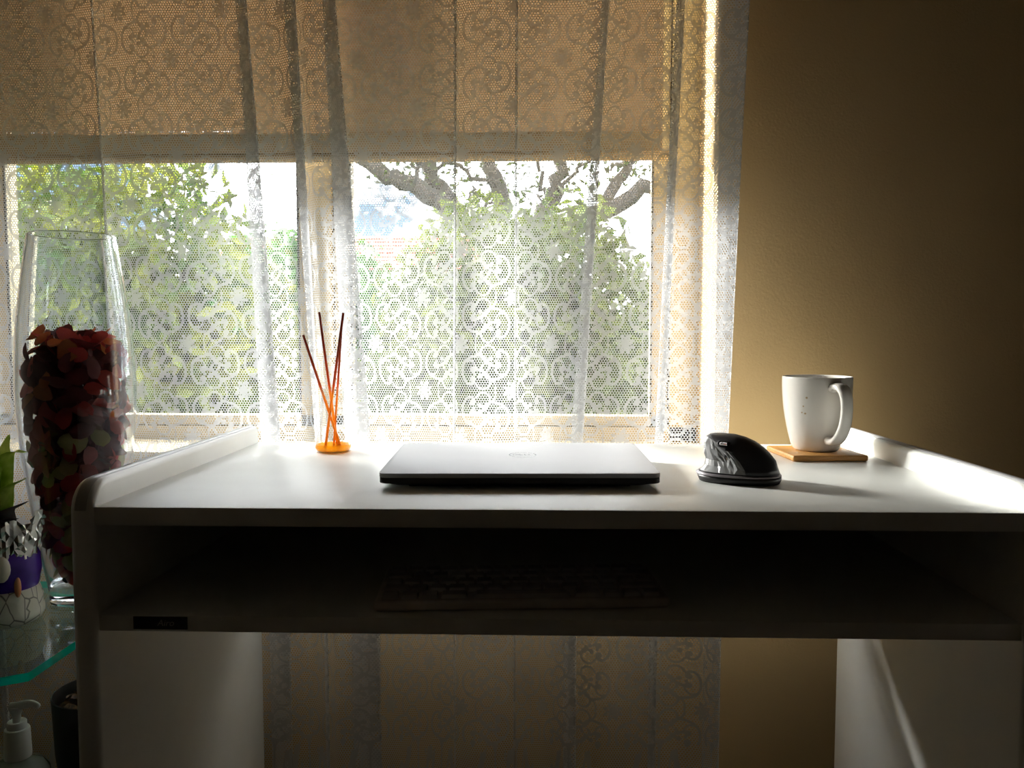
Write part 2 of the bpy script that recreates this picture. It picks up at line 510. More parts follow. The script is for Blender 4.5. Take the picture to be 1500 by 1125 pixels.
# neighbouring house with a tiled roof
hs = empty('neighbour_house', (-4.3, 19.0, GZ + .42), label='neighbouring house with a red tiled roof beyond the garden', cat='house')
box('wall', (-3.2, 0, -.42), (3.2, 5, 2.35), M['render'], hs)
tv, tf = [], []
bm = bmesh.new()
add_box(bm, (-.0, 0, 0), (.30, .36, .03))
tile_me = bpy.data.meshes.new('roof_tile'); bm.to_mesh(tile_me); bm.free()
tile_me.materials.append(M['roof'])
roof = mk('roof', [(-3.5,-.4,2.25),(3.5,-.4,2.25),(3.5,2.5,3.35),(-3.5,2.5,3.35),(3.5,5.4,2.25),(-3.5,5.4,2.25)],
          [(0,1,2,3),(3,2,4,5),(0,5,4,1),(1,4,2),(0,3,5)], M['roof'], hs)
sl = math.atan2(1.10, 2.9); L = math.hypot(1.10, 2.9)
for i in range(9):
    for j in range(23):
        if j < 10: continue
        yy = i * .34
        o = bpy.data.objects.new('roof_tile', tile_me); COL.objects.link(o); o.parent = roof
        o.location = (-3.5 + j*.305, -.42 + yy*math.cos(sl), 2.255 + yy*math.sin(sl) + .02)
        o.rotation_euler = (sl - .06, 0, 0)
wf = box('window', (.9, -.04, .9), (2.2, .03, 1.9), M['frame'], hs)
box('pane', (.98, -.05, .98), (2.12, -.035, 1.82), M['gasket'], wf)

# ------------------------------------------------------------------ roller blind
def blind_mat():
    N = NT('beige_blind_fabric')
    tc = N.n('ShaderNodeTexCoord')
    mp = N.n('ShaderNodeMapping'); mp.inputs['Scale'].default_value = (30, 30, 260)
    N.l(tc.outputs['Object'], mp.inputs['Vector'])
    no = N.n('ShaderNodeTexNoise'); no.inputs['Scale'].default_value = 4; no.inputs['Detail'].default_value = 3
    N.l(mp.outputs[0], no.inputs['Vector'])
    cr = N.n('ShaderNodeValToRGB')
    cr.color_ramp.elements[0].color = (0.50, 0.39, 0.25, 1); cr.color_ramp.elements[1].color = (0.60, 0.48, 0.32, 1)
    N.l(no.outputs['Fac'], cr.inputs['Fac'])
    df = N.n('ShaderNodeBsdfDiffuse'); tl = N.n('ShaderNodeBsdfTranslucent')
    dk = N.n('ShaderNodeMixRGB'); dk.blend_type = 'MULTIPLY'; dk.inputs[0].default_value = 1; dk.inputs[2].default_value = (0.135, 0.095, 0.066, 1)
    N.l(cr.outputs[0], dk.inputs[1])
    N.l(cr.outputs[0], df.inputs['Color']); N.l(dk.outputs[0], tl.inputs['Color'])
    m1 = N.n('ShaderNodeMixShader'); m1.inputs[0].default_value = 0.5
    N.l(df.outputs[0], m1.inputs[1]); N.l(tl.outputs[0], m1.inputs[2])
    N.l(m1.outputs[0], N.out.inputs['Surface'])
    return N.m
M['blind'] = blind_mat()
M['blind_pocket'] = pmat('blind_hem_fabric', (0.42, 0.31, 0.18), 0.8, var=0.1, vscale=60)
BY = 1.48
BX0, BX1 = -1.04, 0.222
BZ = 1.230
bl = empty('roller_blind', (0, BY, BZ), label='beige roller blind pulled half down over the window', cat='blind')
# fabric with a row of needle holes along the hem stitch line: built as strips around the holes
vs, fs = [], []
ztop = 2.06 - BZ
zst = 0.047
nst = 330
xs = np.linspace(BX0, BX1, nst + 1)
vs += [(BX0, 0, zst+.0012), (BX1, 0, zst+.0012), (BX1, 0, ztop), (BX0, 0, ztop)]; fs.append((0, 1, 2, 3))
vs += [(BX0, 0, 0.004), (BX1, 0, 0.004), (BX1, 0, zst), (BX0, 0, zst)]; fs.append((4, 5, 6, 7))
for i in range(nst):
    a, b = xs[i], xs[i+1]
    g = .0011 if (a < -.55 and rng.random() < .45) else 0.0
    k = len(vs)
    vs += [(a + g, 0, zst), (b, 0, zst), (b, 0, zst+.0012), (a + g, 0, zst+.0012)]; fs.append((k, k+1, k+2, k+3))
mk('fabric', vs, fs, M['blind'], bl)
box('hem_pocket', (BX0, -.004, .006), (BX1, .004, .043), M['blind_pocket'], bl, 0.002)
prof = [(0.0085*math.cos(a), 0.0085*math.sin(a)) for a in np.linspace(0, 2*math.pi, 16, endpoint=False)]
vs = [(BX0-.006, y, z) for y, z in prof] + [(BX1+.010, y, z) for y, z in prof]
fs = [(i, (i+1) % 16, 16+(i+1) % 16, 16+i) for i in range(16)] + [tuple(reversed(range(16))), tuple(range(16, 32))]
mk('bottom_bar', vs, fs, M['blind_pocket'], bl, True)
tube('roller', [(BX0-.03, 0.0, ztop+.005), (BX1+.03, 0.0, ztop+.005)], .018, M['frame'], bl, 14)

# ------------------------------------------------------------------ lace curtain
CY = 1.262
def px_x(px, zy=CY):      # image column at eye level -> X on the curtain plane (folds measured on the photo)
    return (px - 786) / 1200 * zy
# folds: (column at the top of the picture, column at desk height, overlap in metres at top / bottom)
folds = [(-190, -200, .03, .03), (-40, -30, .018, .02), (142, 160, .010, .012), (360, 392, .020, .034), (430, 462, .022, .012), (487, 522, .022, .042),
         (668, 664, .003, .003), (757, 754, .003, .003), (884, 846, .010, .017), (990, 966, .010, .010)]
def plan(which):
    pts = [(-1.16, CY)]
    x_prev = -1.16
    for i, f in enumerate(folds):
        x0 = px_x(f[which]); w = f[2 + which]
        d = .013 if w > .006 else .004
        # gentle belly between the folds
        gap = (x0 - w/2) - x_prev
        for q in (.33, .66):
            pts.append((x_prev + gap*q, CY - .010*math.sin(q*math.pi) * (1 if i % 2 else -0.6)))
        pts += [(x0 - w*.3, CY - d*.6), (x0 + w*.42, CY - d), (x0 + w*.5, CY - d*.75), (x0 + w*.42, CY - d*.5),
                (x0 - w*.42, CY + d*.2), (x0 - w*.5, CY + d*.45), (x0 - w*.42, CY + d*.7), (x0 + w*.3, CY + d*.6)]
        x_prev = x0 + w/2
    xe = px_x(1084) if which == 0 else px_x(1064)
    we = px_x(1040) if which == 0 else px_x(1034)
    pts += [((x_prev+we)/2, CY + .006), (we, CY-.004), (xe-.003, CY-.010), (xe, CY-.007), (xe-.003, CY-.004), (we+.004, CY+.004)]
    return catmull(pts, 9)
ptop, pbot = plan(0), plan(1)
seg = .5*(np.linalg.norm(np.diff(ptop, axis=0), axis=1) + np.linalg.norm(np.diff(pbot, axis=0), axis=1))
U = np.concatenate([[0], np.cumsum(seg)])
ZT, ZB = 1.43, 0.76            # heights at which the two plan curves were measured
CZ0, CZ1 = 0.04, 2.14
# the woven motif, as strokes and dots in the first quadrant of one repeat (mm in the cloth, mirrored four ways)
K = 1.09
strokes = [([(29, 15.5), (22, 17), (12, 21), (6, 29), (4.2, 38), (6, 48), (11, 55), (17.5, 57), (22, 53.5)], 4.0),     # big C scroll
           ([(12, 24), (18, 23.5), (22.5, 28), (23.5, 33.5)], 2.8),
           ([(41 + 10*math.sin(-a), 12.5 - 10*math.cos(a)) for a in np.linspace(R(-75), R(205), 12)], 3.3),            # round side scroll
           ([(24, 0), (23, 5), (25, 11), (29, 15.5)], 2.6), ([(29, 15.5), (31, 17.5), (33.5, 18.5)], 2.8),
           ([(23.5, 36), (29, 37), (36, 40), (43, 33), (46, 27)], 2.2)]
dots = [((19.5, 36), 4.6), ((19.5, 49.5), 4.6), ((22, 42), 2.4), ((35, 20), 4.0), ((45.5, 20.5), 3.5), ((40, 23.5), 2.2),
        ((31.5, 36.5), 3.2), ((37, 40.5), 3.2), ((29.5, 44), 2.4), ((42.5, 34.5), 2.4), ((49, 31), 2.2)]
TS = .5                                     # table step in mm
tx, ty = np.meshgrid(np.arange(0, 84, TS), np.arange(0, 74, TS), indexing='ij')
sdf = np.full(tx.shape, 99.0)
for pts, w in strokes:
    c = catmull([(x*K, y*K) for x, y in pts], 6)
    for a, b in zip(c[:-1], c[1:]):
        ab = b - a; q = np.clip(((tx-a[0])*ab[0] + (ty-a[1])*ab[1]) / (ab @ ab + 1e-9), 0, 1)
        sdf = np.minimum(sdf, np.hypot(tx - a[0] - q*ab[0], ty - a[1] - q*ab[1]) - w/2)
for (cx, cyy), r_ in dots:
    sdf = np.minimum(sdf, np.hypot(tx - cx*K, ty - cyy*K) - r_)
ang = np.arctan2(ty, tx); rad = np.hypot(tx, ty/1.12)
pet = np.abs((ang / R(45)) % 1.0 - .5) * 2                       # 0 on a petal axis, 1 between petals
sdf = np.minimum(sdf, rad - (15.4 - 7.6*pet**1.3))               # eight petalled flower
sdf = np.maximum(sdf, 1.5 - np.hypot(tx - 7.6*np.cos(R(22.5)) , ty - 7.6*np.sin(R(22.5))))   # little eyelets round its heart
sdf = np.maximum(sdf, 1.5 - np.hypot(tx - 7.6*np.cos(R(67.5)), ty - 7.6*np.sin(R(67.5))))
PU, PV = .1640, .1440
j0 = int(np.argmin(np.abs(.5*(ptop[:, 0]+pbot[:, 0]) - px_x(618))))
u_ref, z_ref = U[j0], 0.972
def motif_sdf(u, z):
    best = np.full(u.shape, 99.0)
    for half in (0, .5):
        x = (u - u_ref - half*PU) / PU; y = (z - z_ref - half*PV) / PV
        x = np.abs(x - np.round(x)) * PU * 1000; y = np.abs(y - np.round(y)) * PV * 1000
        fx = np.clip(x/TS, 0, sdf.shape[0]-1.001); fy = np.clip(y/TS, 0, sdf.shape[1]-1.001)
        ix = fx.astype(int); iy = fy.astype(int); fx -= ix; fy -= iy
        v = sdf[ix, iy]*(1-fx)*(1-fy) + sdf[ix+1, iy]*fx*(1-fy) + sdf[ix, iy+1]*(1-fx)*fy + sdf[ix+1, iy+1]*fx*fy
        best = np.minimum(best, v)
    return best
# fine grid where the cloth shows, coarse above and below
Zs = np.concatenate([np.arange(CZ0, .27, .03), np.arange(.27, 1.46, .0022), np.linspace(1.47, CZ1, 26)])
nu_f = int(U[-1] / .0022)
Uf = np.linspace(0, U[-1], nu_f)
def resample(p): return np.column_stack([np.interp(Uf, U, p[:, 0]), np.interp(Uf, U, p[:, 1])])
pt_, pb_ = resample(ptop), resample(pbot)
tt = np.clip((ZT - Zs) / (ZT - ZB), -.8, 1.25)[:, None]
GX = pt_[None, :, 0]*(1-tt) + pb_[None, :, 0]*tt
GY = pt_[None, :, 1]*(1-tt) + pb_[None, :, 1]*tt + .0025*np.sin(Zs*7.0)[:, None]
UU, ZZ = np.broadcast_arrays(Uf[None, :], Zs[:, None])
NVr, NUr = GX.shape
curt = empty('lace_curtain', (0, 0, 0), label='white floral lace curtain hanging across the whole window', cat='curtain')
co = np.stack([GX, GY, np.broadcast_to(Zs[:, None], GX.shape)], -1).reshape(-1, 3).astype(np.float32)
ii = (np.arange(NVr-1)[:, None]*NUr + np.arange(NUr-1)[None, :])
fq = np.stack([ii, ii+1, ii+NUr+1, ii+NUr], -1).reshape(-1, 4).astype(np.int32)
me = bpy.data.meshes.new('lace_cloth')
me.vertices.add(len(co)); me.vertices.foreach_set('co', co.ravel())
me.loops.add(fq.size); me.loops.foreach_set('vertex_index', fq.ravel())
me.polygons.add(len(fq)); me.polygons.foreach_set('loop_start', np.arange(0, fq.size, 4, dtype=np.int32))
me.polygons.foreach_set('use_smooth', np.ones(len(fq), dtype=bool))
me.update(calc_edges=True)
at = me.attributes.new('motif', 'FLOAT', 'POINT'); at.data.foreach_set('value', motif_sdf(UU, ZZ).astype(np.float32).ravel())
au = me.attributes.new('cloth_u', 'FLOAT', 'POINT'); au.data.foreach_set('value', UU.astype(np.float32).ravel())
av = me.attributes.new('cloth_v', 'FLOAT', 'POINT'); av.data.foreach_set('value', ZZ.astype(np.float32).ravel())
link('cloth', me, M['net'], curt)
# narrow hem along the bottom of the cloth
hemv = [(GX[0, k], GY[0, k] + dy_, CZ0 + dz_) for k in range(0, NUr, 6) for dy_, dz_ in ((-.0016, .025), (-.0020, -.001), (.0016, -.001))]
nh = len(hemv)//3
mk('hem', hemv, [(k*3+m_, (k+1)*3+m_, (k+1)*3+m_+1, k*3+m_+1) for k in range(nh-1) for m_ in (0, 1)], M['motif'], curt, True)
rod = empty('curtain_rod', (0, CY, 2.15), label='slim white curtain rod above the window', cat='curtain rod')
tube('pole', [(-1.25, 0, 0), (.42, 0, 0)], .009, M['frame'], rod, 12)
for x in (-1.22, .40):
    tube('bracket', [(x, 0, 0), (x, WY-CY+.01, 0)], .006, M['frame'], rod, 8)
    lathe('finial', [(0, -.016), (.010, -.012), (.015, 0), (.010, .012), (0, .016)], M['frame'], rod, 16, (x + (.03 if x > 0 else -.03), 0, 0))

# ------------------------------------------------------------------ desk
DX0, DX1, DY0, DY1, DZ = -.4243, .4565, .7655, 1.2325, 0.75
desk = empty('computer_desk', (0, 1.0, 0), label='white laminate computer desk with raised side rims below the window', cat='desk')
dy = lambda y: y - 1.0
def rim_panel(x0, x1, sgn):
    # side panel: profile in YZ with a rounded front top corner, soft edges
    zt = 0.7745; r = .030
    y0, y1 = dy(DY0 - .004), dy(DY1 + .002)
    prof = [(y1, 0), (y1, zt - .004), (y1 - .004, zt)]
    for k in range(9):
        a = R(90 + 90 * k / 8)
        prof.append((y0 + r + r*math.cos(a), zt - r + r*math.sin(a)))
    prof.append((y0, 0))
    bm = bmesh.new()
    A = [bm.verts.new((x0, y, z)) for y, z in prof]; B = [bm.verts.new((x1, y, z)) for y, z in prof]
    bm.faces.new(A); bm.faces.new(list(reversed(B)))
    n = len(prof)
    for i in range(n):
        bm.faces.new((A[i], B[i], B[(i+1) % n], A[(i+1) % n]))
    bmesh.ops.recalc_face_normals(bm, faces=bm.faces[:])
    ed = [e for e in bm.edges if abs(e.verts[0].co.x - e.verts[1].co.x) < 1e-6 and max(e.verts[0].co.z, e.verts[1].co.z) > .02]
    bmesh.ops.bevel(bm, geom=ed, offset=.0065, segments=4, profile=.5, affect='EDGES')
    return bm_obj('side_panel', bm, M['laminate'], desk, True, angle=R(35))
T = .0235
for x0, x1, s in ((DX0 - T, DX0, -1), (DX1, DX1 + T, 1)):
    pn = rim_panel(x0, x1, s)
    # grey edge band let into the top of the rim
    pts = []
    zt = .7745; r = .030; y0, y1 = dy(DY0 - .004), dy(DY1 + .002)
    path = [(y1 - .003, zt)] + [(y0 + r + r*math.cos(R(a)), zt - r + r*math.sin(R(a))) for a in np.linspace(90, 175, 8)]
    vs, fs = [], []
    w0, w1 = x0 + .0060, x1 - .0060
    for y, z in path:
        cyc, czc = y0 + r, zt - r
        nx, nz = (0, 1) if y >= cyc else ((y - cyc)/r, (z - czc)/r)
        vs += [(w0, y, z + .0001), (w0+.0015, y + nx*.0012, z + nz*.0012), (w1-.0015, y + nx*.0012, z + nz*.0012), (w1, y, z + .0001)]
    for i in range(len(path) - 1):
        for k in range(3):
            fs.append((i*4+k, (i+1)*4+k, (i+1)*4+k+1, i*4+k+1))
    eb = mk('edge_band', vs, fs, M['edge_band'], pn, True)
    eb['label'] = 'grey plastic edging along the rim'
box('desk_top', (DX0 - .001, dy(DY0), DZ - .018), (DX1 + .001, dy(DY1), DZ), M['laminate'], desk, .0012, 2)
box('keyboard_shelf', (DX0 - .001, dy(.768), .6275), (DX1 + .001, dy(1.2), .6437), M['laminate'], desk, .001, 2)
box('back_panel', (DX0 - .001, dy(1.2), .600), (DX1 + .001, dy(1.215), DZ - .018), M['laminate'], desk)
box('rail', (DX0 - .001, dy(1.195), .05), (DX1 + .001, dy(1.212), .16), M['laminate'], desk)
M['sticker'] = pmat('black_sticker', (0.03, 0.03, 0.04), 0.4, var=0.1)
M['sticker_print'] = pmat('grey_sticker_print', (0.35, 0.35, 0.33), 0.5, var=0.1)
def text_mesh(name, body, size, mat, parent, loc, rot, shear=0.0, depth=.0001, xs=1.0):
    c = bpy.data.curves.new(name, 'FONT')
    c.body = body; c.size = size; c.align_x = 'CENTER'; c.align_y = 'CENTER'; c.extrude = depth; c.shear = shear
    t = bpy.data.objects.new(name, c); COL.objects.link(t)
    bpy.context.view_layer.update()
    dg = bpy.context.evaluated_depsgraph_get()
    me = bpy.data.meshes.new_from_object(t.evaluated_get(dg))
    bpy.data.objects.remove(t)
    for v in me.vertices: v.co.x *= xs
    me.materials.clear()
    return link(name, me, mat, parent, loc, rot)
stk = box('sticker', (-.3905, dy(.7674), .6300), (-.3375, dy(.768), .6425), M['sticker'], desk)
stk['label'] = 'small dark sticker on the shelf edge'
text_mesh('lettering', 'Airo', .009, M['sticker_print'], stk, (-.359, dy(.7673), .6362), (R(90), 0, 0), .25)

# ------------------------------------------------------------------ keyboard on the shelf
M['kb'] = pmat('silver_keyboard_plastic', (0.70, 0.66, 0.62), 0.4, var=0.1)
M['key'] = pmat('pale_grey_key', (0.62, 0.61, 0.60), 0.45, var=0.1)
kb = empty('keyboard', (-.017, .848, .6437), (0, 0, R(4)), label='compact keyboard lying in shadow on the shelf under the desk top', cat='keyboard')
box('body', (-.146, -.058, .001), (.146, .058, .0115), M['kb'], kb, .0035, 3)
def keyme(w, d):
    bm = bmesh.new()
    b, f = add_box(bm, (-w/2, -d/2, 0), (w/2, d/2, .0042))
    for v in b[4:]: v.co.x *= .88; v.co.y *= .86
    me = bpy.data.meshes.new('key'); bm.to_mesh(me); bm.free(); me.materials.append(M['key']); return me
k1 = keyme(.0165, .0160); kw = keyme(.0262, .0160); ks = keyme(.100, .0160)
for r_ in range(5):
    y = -.044 + r_ * .0215
    if r_ == 0:
        row = [(-.131, k1), (-.1115, k1), (-.092, k1), (-.0675, kw), (-.001, ks), (.0655, kw), (.090, k1), (.1095, k1), (.129, k1)]
    else:
        row = [(-.1265, kw)] + [(-.1035 + .0192*i, k1) for i in range(12)] + [(.1275, kw)] if r_ % 2 else [(-.131 + .0187*i, k1) for i in range(15)]
    for x, me in row:
        o = bpy.data.objects.new('key', me); COL.objects.link(o); o.parent = kb; o.location = (x, y, .0112)
for x in (-.12, .12):
    box('foot', (x-.012, .04, 0), (x+.012, .05, .0015), M['gasket'], kb)
    box('foot', (x-.012, -.05, 0), (x+.012, -.04, .0015), M['gasket'], kb)

# ------------------------------------------------------------------ laptop
lt = empty('laptop', (-.0205, .969, DZ), (0, 0, R(1.5)), label='closed silver laptop with a dark underside lying on the desk', cat='laptop')
LW, LD = .1510, .1035
tilt = math.atan2(.005, 2*LD)
def slab(name, z0, z1, inset, mat, bev, parent=lt, r=.008):
    bm = bmesh.new()
    pts = []
    w, d = LW - inset, LD - inset
    for cx, cyy, a0 in ((w-r, d-r, 0), (-w+r, d-r, 90), (-w+r, -d+r, 180), (w-r, -d+r, 270)):
        for k in range(6):
            a = R(a0 + 90*k/5); pts.append((cx + r*math.cos(a), cyy + r*math.sin(a)))
    A = [bm.verts.new((x, y, z0 + (y+LD)*math.tan(tilt))) for x, y in pts]
    B = [bm.verts.new((x, y, z1 + (y+LD)*math.tan(tilt))) for x, y in pts]
    bm.faces.new(list(reversed(A))); bm.faces.new(B)
    n = len(pts)
    for i in range(n): bm.faces.new((A[i], A[(i+1) % n], B[(i+1) % n], B[i]))
    if bev:
        ed = [e for e in bm.edges if len(e.link_faces) == 2 and (len(e.link_faces[0].verts) > 8 or len(e.link_faces[1].verts) > 8)]
        bmesh.ops.bevel(bm, geom=ed, offset=bev, segments=2, profile=.5, affect='EDGES')
    return bm_obj(name, bm, mat, parent, True, angle=R(35))
lid = slab('lid', .0125, .0172, 0, M['alu'], .0006)
lid['label'] = 'silver aluminium lid'
base = slab('base', .0062, .0119, .0003, M['carbon'], .0008)
slab('seam', .0117, .0127, .0012, M['gasket'], 0)
bot = mk('underside', [(-LW+.004, -LD+.004, .0066), (LW-.004, -LD+.004, .0066), (LW-.004, LD-.004, .0112), (-LW+.004, LD-.004, .0112),
                       (-LW+.02, -LD+.016, .0018), (LW-.02, -LD+.016, .0018), (LW-.02, LD-.012, .0035), (-LW+.02, LD-.012, .0035)],
         [(0,1,5,4),(1,2,6,5),(2,3,7,6),(3,0,4,7),(4,5,6,7)], M['carbon'], lt)
for y in (-LD+.024, LD-.024):
    box('rubber_foot', (-LW+.03, y-.005, 0), (LW-.03, y+.005, .0034), M['gasket'], lt, .001)
box('hinge', (-.10, LD-.006, .009), (.10, LD+.0015, .0155), M['carbon'], lt, .002)
# ring emblem with letters on the lid
def zlid(y): return .0172 + (y+LD)*math.tan(tilt)
ly = .006
vs, fs = [], []
n = 64
for r0 in (.0152, .0165):
    for k in range(n):
        a = 2*math.pi*k/n; vs.append((r0*math.cos(a), r0*math.sin(a), 0))
for k in range(n): fs.append((k, n+k, n+(k+1) % n, (k+1) % n))
ring = mk('emblem_ring', vs, fs, M['logo'], lid, loc=(.004, ly+.006, zlid(ly+.006)+.00015), rot=(tilt, 0, 0))
for ch, x, rot in (('D', -.0088, 0), ('E', -.0026, .55), ('L', .0042, 0), ('L', .0092, 0)):
    text_mesh('letter', ch, .0105, M['logo'], ring, (x, 0, .00005), (0, 0, rot), 0, .00002)

# ------------------------------------------------------------------ mug on bamboo coaster
cst = empty('coaster', (.3790, 1.1175, DZ), (0, 0, R(4)), label='square bamboo coaster under the white mug', cat='coaster')
box('board', (-.050, -.050, 0), (.050, .050, .008), M['bamboo'], cst, .0025, 3)
mug = empty('mug', (.3815, 1.124, DZ + .008), (0, 0, 0), label='white ceramic coffee mug with coffee drips standing on the coaster', cat='mug')
outer = [(0, .0), (.026, .0), (.0285, .0008), (.0310, .004), (.0345, .014), (.0385, .030), (.0422, .050), (.0446, .072), (.0455, .088), (.0456, .0985)]
oc = catmull(outer[2:], 4)
prof = [(0, .0006), (.0255, .0006), (.0265, 0)] + [tuple(q) for q in oc] + [(.0452, .0998), (.0444, .1002), (.0434, .0998), (.0428, .0985), (.0418, .072), (.039, .045), (.033, .018), (.026, .008), (0, .0065)]
lathe('body', prof, M['mug'], mug, 64)
lathe('coffee', [(0, .0500), (.0394, .0500)], M['coffee'], mug, 48)
az = R(-79)
cu, su = math.cos(az), math.sin(az)
hp = catmull([(.0440, .0860), (.0520, .0890), (.0620, .0875), (.0700, .0790), (.0730, .0660), (.0720, .0500), (.0670, .0350), (.0580, .0230), (.0480, .0170), (.0370, .0165)], 5)
vs, fs = [], []
NS = 16
for i, (r0, z0) in enumerate(hp):
    t = hp[min(i+1, len(hp)-1)] - hp[max(i-1, 0)]; t /= np.linalg.norm(t)
    nv = np.array([-t[1], t[0]])
    f = i / (len(hp)-1)
    wid = .0088 + .0010*math.cos(2*math.pi*f) ; th = .0042 + .0016*abs(2*f-1)**3
    for k in range(NS):
        a = 2*math.pi*k/NS
        ca, sa = math.cos(a), math.sin(a)
        e_ = .75
        s1 = math.copysign(abs(ca)**e_, ca)*th; s2 = math.copysign(abs(sa)**e_, sa)*wid
        rr = r0 + nv[0]*s1; zz = z0 + nv[1]*s1
        vs.append((rr*cu - s2*su, rr*su + s2*cu, zz))
m_ = len(hp)
for i in range(m_-1):
    for k in range(NS): fs.append((i*NS+k, i*NS+(k+1) % NS, (i+1)*NS+(k+1) % NS, (i+1)*NS+k))
mk('handle', vs, fs, M['mug'], mug, True)
for ax, z, s in ((-125, .0735, .0015), (-131, .062, .0011), (-134, .0535, .0011), (-128, .0525, .0014)):
    rad = np.interp(z, [q[1] for q in oc], [q[0] for q in oc])
    b = lathe('drip_mark', [(0, .0002), (s*.7, .00015), (s, 0)], M['drip'], mug, 10, (rad*math.cos(R(ax)), rad*math.sin(R(ax)), z), (R(90), 0, R(ax+90)))

# ------------------------------------------------------------------ reed diffuser
M['dglass'] = thin_glass('clear_bottle_glass', (0.97, 0.975, 0.975), 1.5, power=3.0)
def oil_mat():
    N = NT('amber_oil')
    p = N.n('ShaderNodeBsdfPrincipled')
    p.inputs['Base Color'].default_value = (1.0, 0.55, 0.03, 1); p.inputs['Roughness'].default_value = .08
    t = N.n('ShaderNodeBsdfTranslucent'); t.inputs['Color'].default_value = (1.0, 0.60, 0.04, 1)
    g = N.n('ShaderNodeBsdfTransparent'); g.inputs['Color'].default_value = (1.0, 0.62, 0.05, 1)
    m1 = N.n('ShaderNodeMixShader'); m1.inputs[0].default_value = .7
    m2 = N.n('ShaderNodeMixShader'); m2.inputs[0].default_value = .45
    N.l(p.outputs[0], m1.inputs[1]); N.l(t.outputs[0], m1.inputs[2])
    N.l(m1.outputs[0], m2.inputs[1]); N.l(g.outputs[0], m2.inputs[2])
    N.l(m2.outputs[0], N.out.inputs['Surface'])
    return N.m
M['oil'] = oil_mat()
def reed_mat():
    N = NT('orange_brown_reed')
    tc = N.n('ShaderNodeTexCoord'); sp = N.n('ShaderNodeSeparateXYZ'); N.l(tc.outputs['Object'], sp.inputs[0])
    cr = N.n('ShaderNodeValToRGB')  # orange inside the bottle, turning dark brown from the neck upward
    cr.color_ramp.elements[0].position = 0.40; cr.color_ramp.elements[0].color = (1.0, 0.50, 0.06, 1)
    cr.color_ramp.elements[1].position = 0.80; cr.color_ramp.elements[1].color = (0.30, 0.07, 0.03, 1)
    k = cr.color_ramp.elements.new(0.47); k.color = (0.70, 0.20, 0.05, 1)
    N.l(N.math('DIVIDE', sp.outputs[2], .20), cr.inputs['Fac'])
    p = N.n('ShaderNodeBsdfPrincipled'); p.inputs['Roughness'].default_value = .5
    t = N.n('ShaderNodeBsdfTranslucent')
    m1 = N.n('ShaderNodeMixShader'); m1.inputs[0].default_value = .5
    N.l(cr.outputs[0], p.inputs['Base Color']); N.l(cr.outputs[0], t.inputs['Color'])
    N.l(p.outputs[0], m1.inputs[1]); N.l(t.outputs[0], m1.inputs[2]); N.l(m1.outputs[0], N.out.inputs['Surface'])
    return N.m
M['reed'] = reed_mat()
dx, dyy = -.2865, 1.140
df_ = empty('diffuser_bottle', (dx, dyy, DZ), label='small conical glass diffuser bottle with amber oil in its base', cat='bottle')
lathe('bottle', [(0, .0), (.0235, .0), (.0258, .002), (.0262, .006), (.0250, .012), (.0215, .030), (.0185, .050), (.0165, .070), (.0158, .082), (.0162, .088), (.0172, .0895), (.0172, .0905), (.0160, .091), (.0150, .089), (.0148, .080), (.0155, .069), (.0175, .049), (.0203, .030), (.0238, .012), (.0245, .004), (0, .003)], M['dglass'], df_, 40)
lathe('oil', [(0, .0025), (.0230, .0025), (.0248, .006), (.0240, .0105), (0, .0105)], M['oil'], df_, 40)
reeds = [((.0125, -.004, .004), (-.0375, -.010, .1640), 'leftmost and shortest brown reed leaning left in the diffuser bottle'),
         ((.0050, .006, .004), (-.0200, .010, .1960), 'tall brown reed leaning slightly left in the diffuser bottle'),
         ((-.0100, -.006, .004), (.0195, -.012, .1945), 'tall brown reed leaning right in the diffuser bottle'),
         ((-.0005, .004, .004), (.0130, .006, .1790), 'thin brown reed half hidden behind the right leaning reed')]
for k, (a, b, lb) in enumerate(reeds):
    rd = tube('reed', [tuple(np.array(a)*(1-t) + np.array(b)*t) for t in np.linspace(0, 1, 5)], .00185 if k != 3 else .0015, M['reed'], None, 8, (dx, dyy, DZ))
    tag(rd, lb, 'reed', 'reeds in the diffuser bottle')

# ------------------------------------------------------------------ mouse
ms = empty('computer_mouse', (.2290, .9240, DZ), (0, 0, 0), label='black sculpted computer mouse with a faceted thumb rest on the desk', cat='mouse')
# stacked outlines; long axis runs from back left to near right
def outline(cx, cyy, a, b, ang, n=40, ex=2.5, scoop=0.0):
    pts = []
    for k in range(n):
        t = 2*math.pi*k/n
        c, s = math.cos(t), math.sin(t)
        x = a*math.copysign(abs(c)**(2/ex), c); y = b*math.copysign(abs(s)**(2/ex), s)
        ca, sa = math.cos(ang), math.sin(ang)
        X, Y = x*ca - y*sa, x*sa + y*ca
        # thumb side scoop: push in the left / near-left wall
        d = math.atan2(Y, X)
        dd = abs((d - R(205) + math.pi) % (2*math.pi) - math.pi)
        if scoop and dd < R(60):
            q = math.cos(dd/R(60)*math.pi/2)**2 * scoop
            rr = math.hypot(X, Y); X *= (rr-q)/rr; Y *= (rr-q)/rr
        pts.append((cx + X, cyy + Y))
    return pts
lv = [(.0005, outline(.000, .000, .0440, .0300, R(-20))),
      (.004, outline(.000, .000, .0455, .0315, R(-20))),
      (.0085, outline(-.0005, .001, .0462, .0325, R(-20)))]
vs, fs = [], []
def stack(levels, cap=True):
    vs, fs = [], []
    n = len(levels[0][1])
    for z, pts in levels:
        for p in pts: vs.append((p[0], p[1], z if not callable(z) else z(p)))
    for i in range(len(levels)-1):
        for k in range(n):
            fs.append((i*n+k, i*n+(k+1) % n, (i+1)*n+(k+1) % n, (i+1)*n+k))
    fs.append(tuple(reversed(range(n))))
    if cap: fs.append(tuple((len(levels)-1)*n + k for k in range(n)))
    return vs, fs
v, f = stack(lv)
mk('base', v, f, M['mouse'], ms, True)
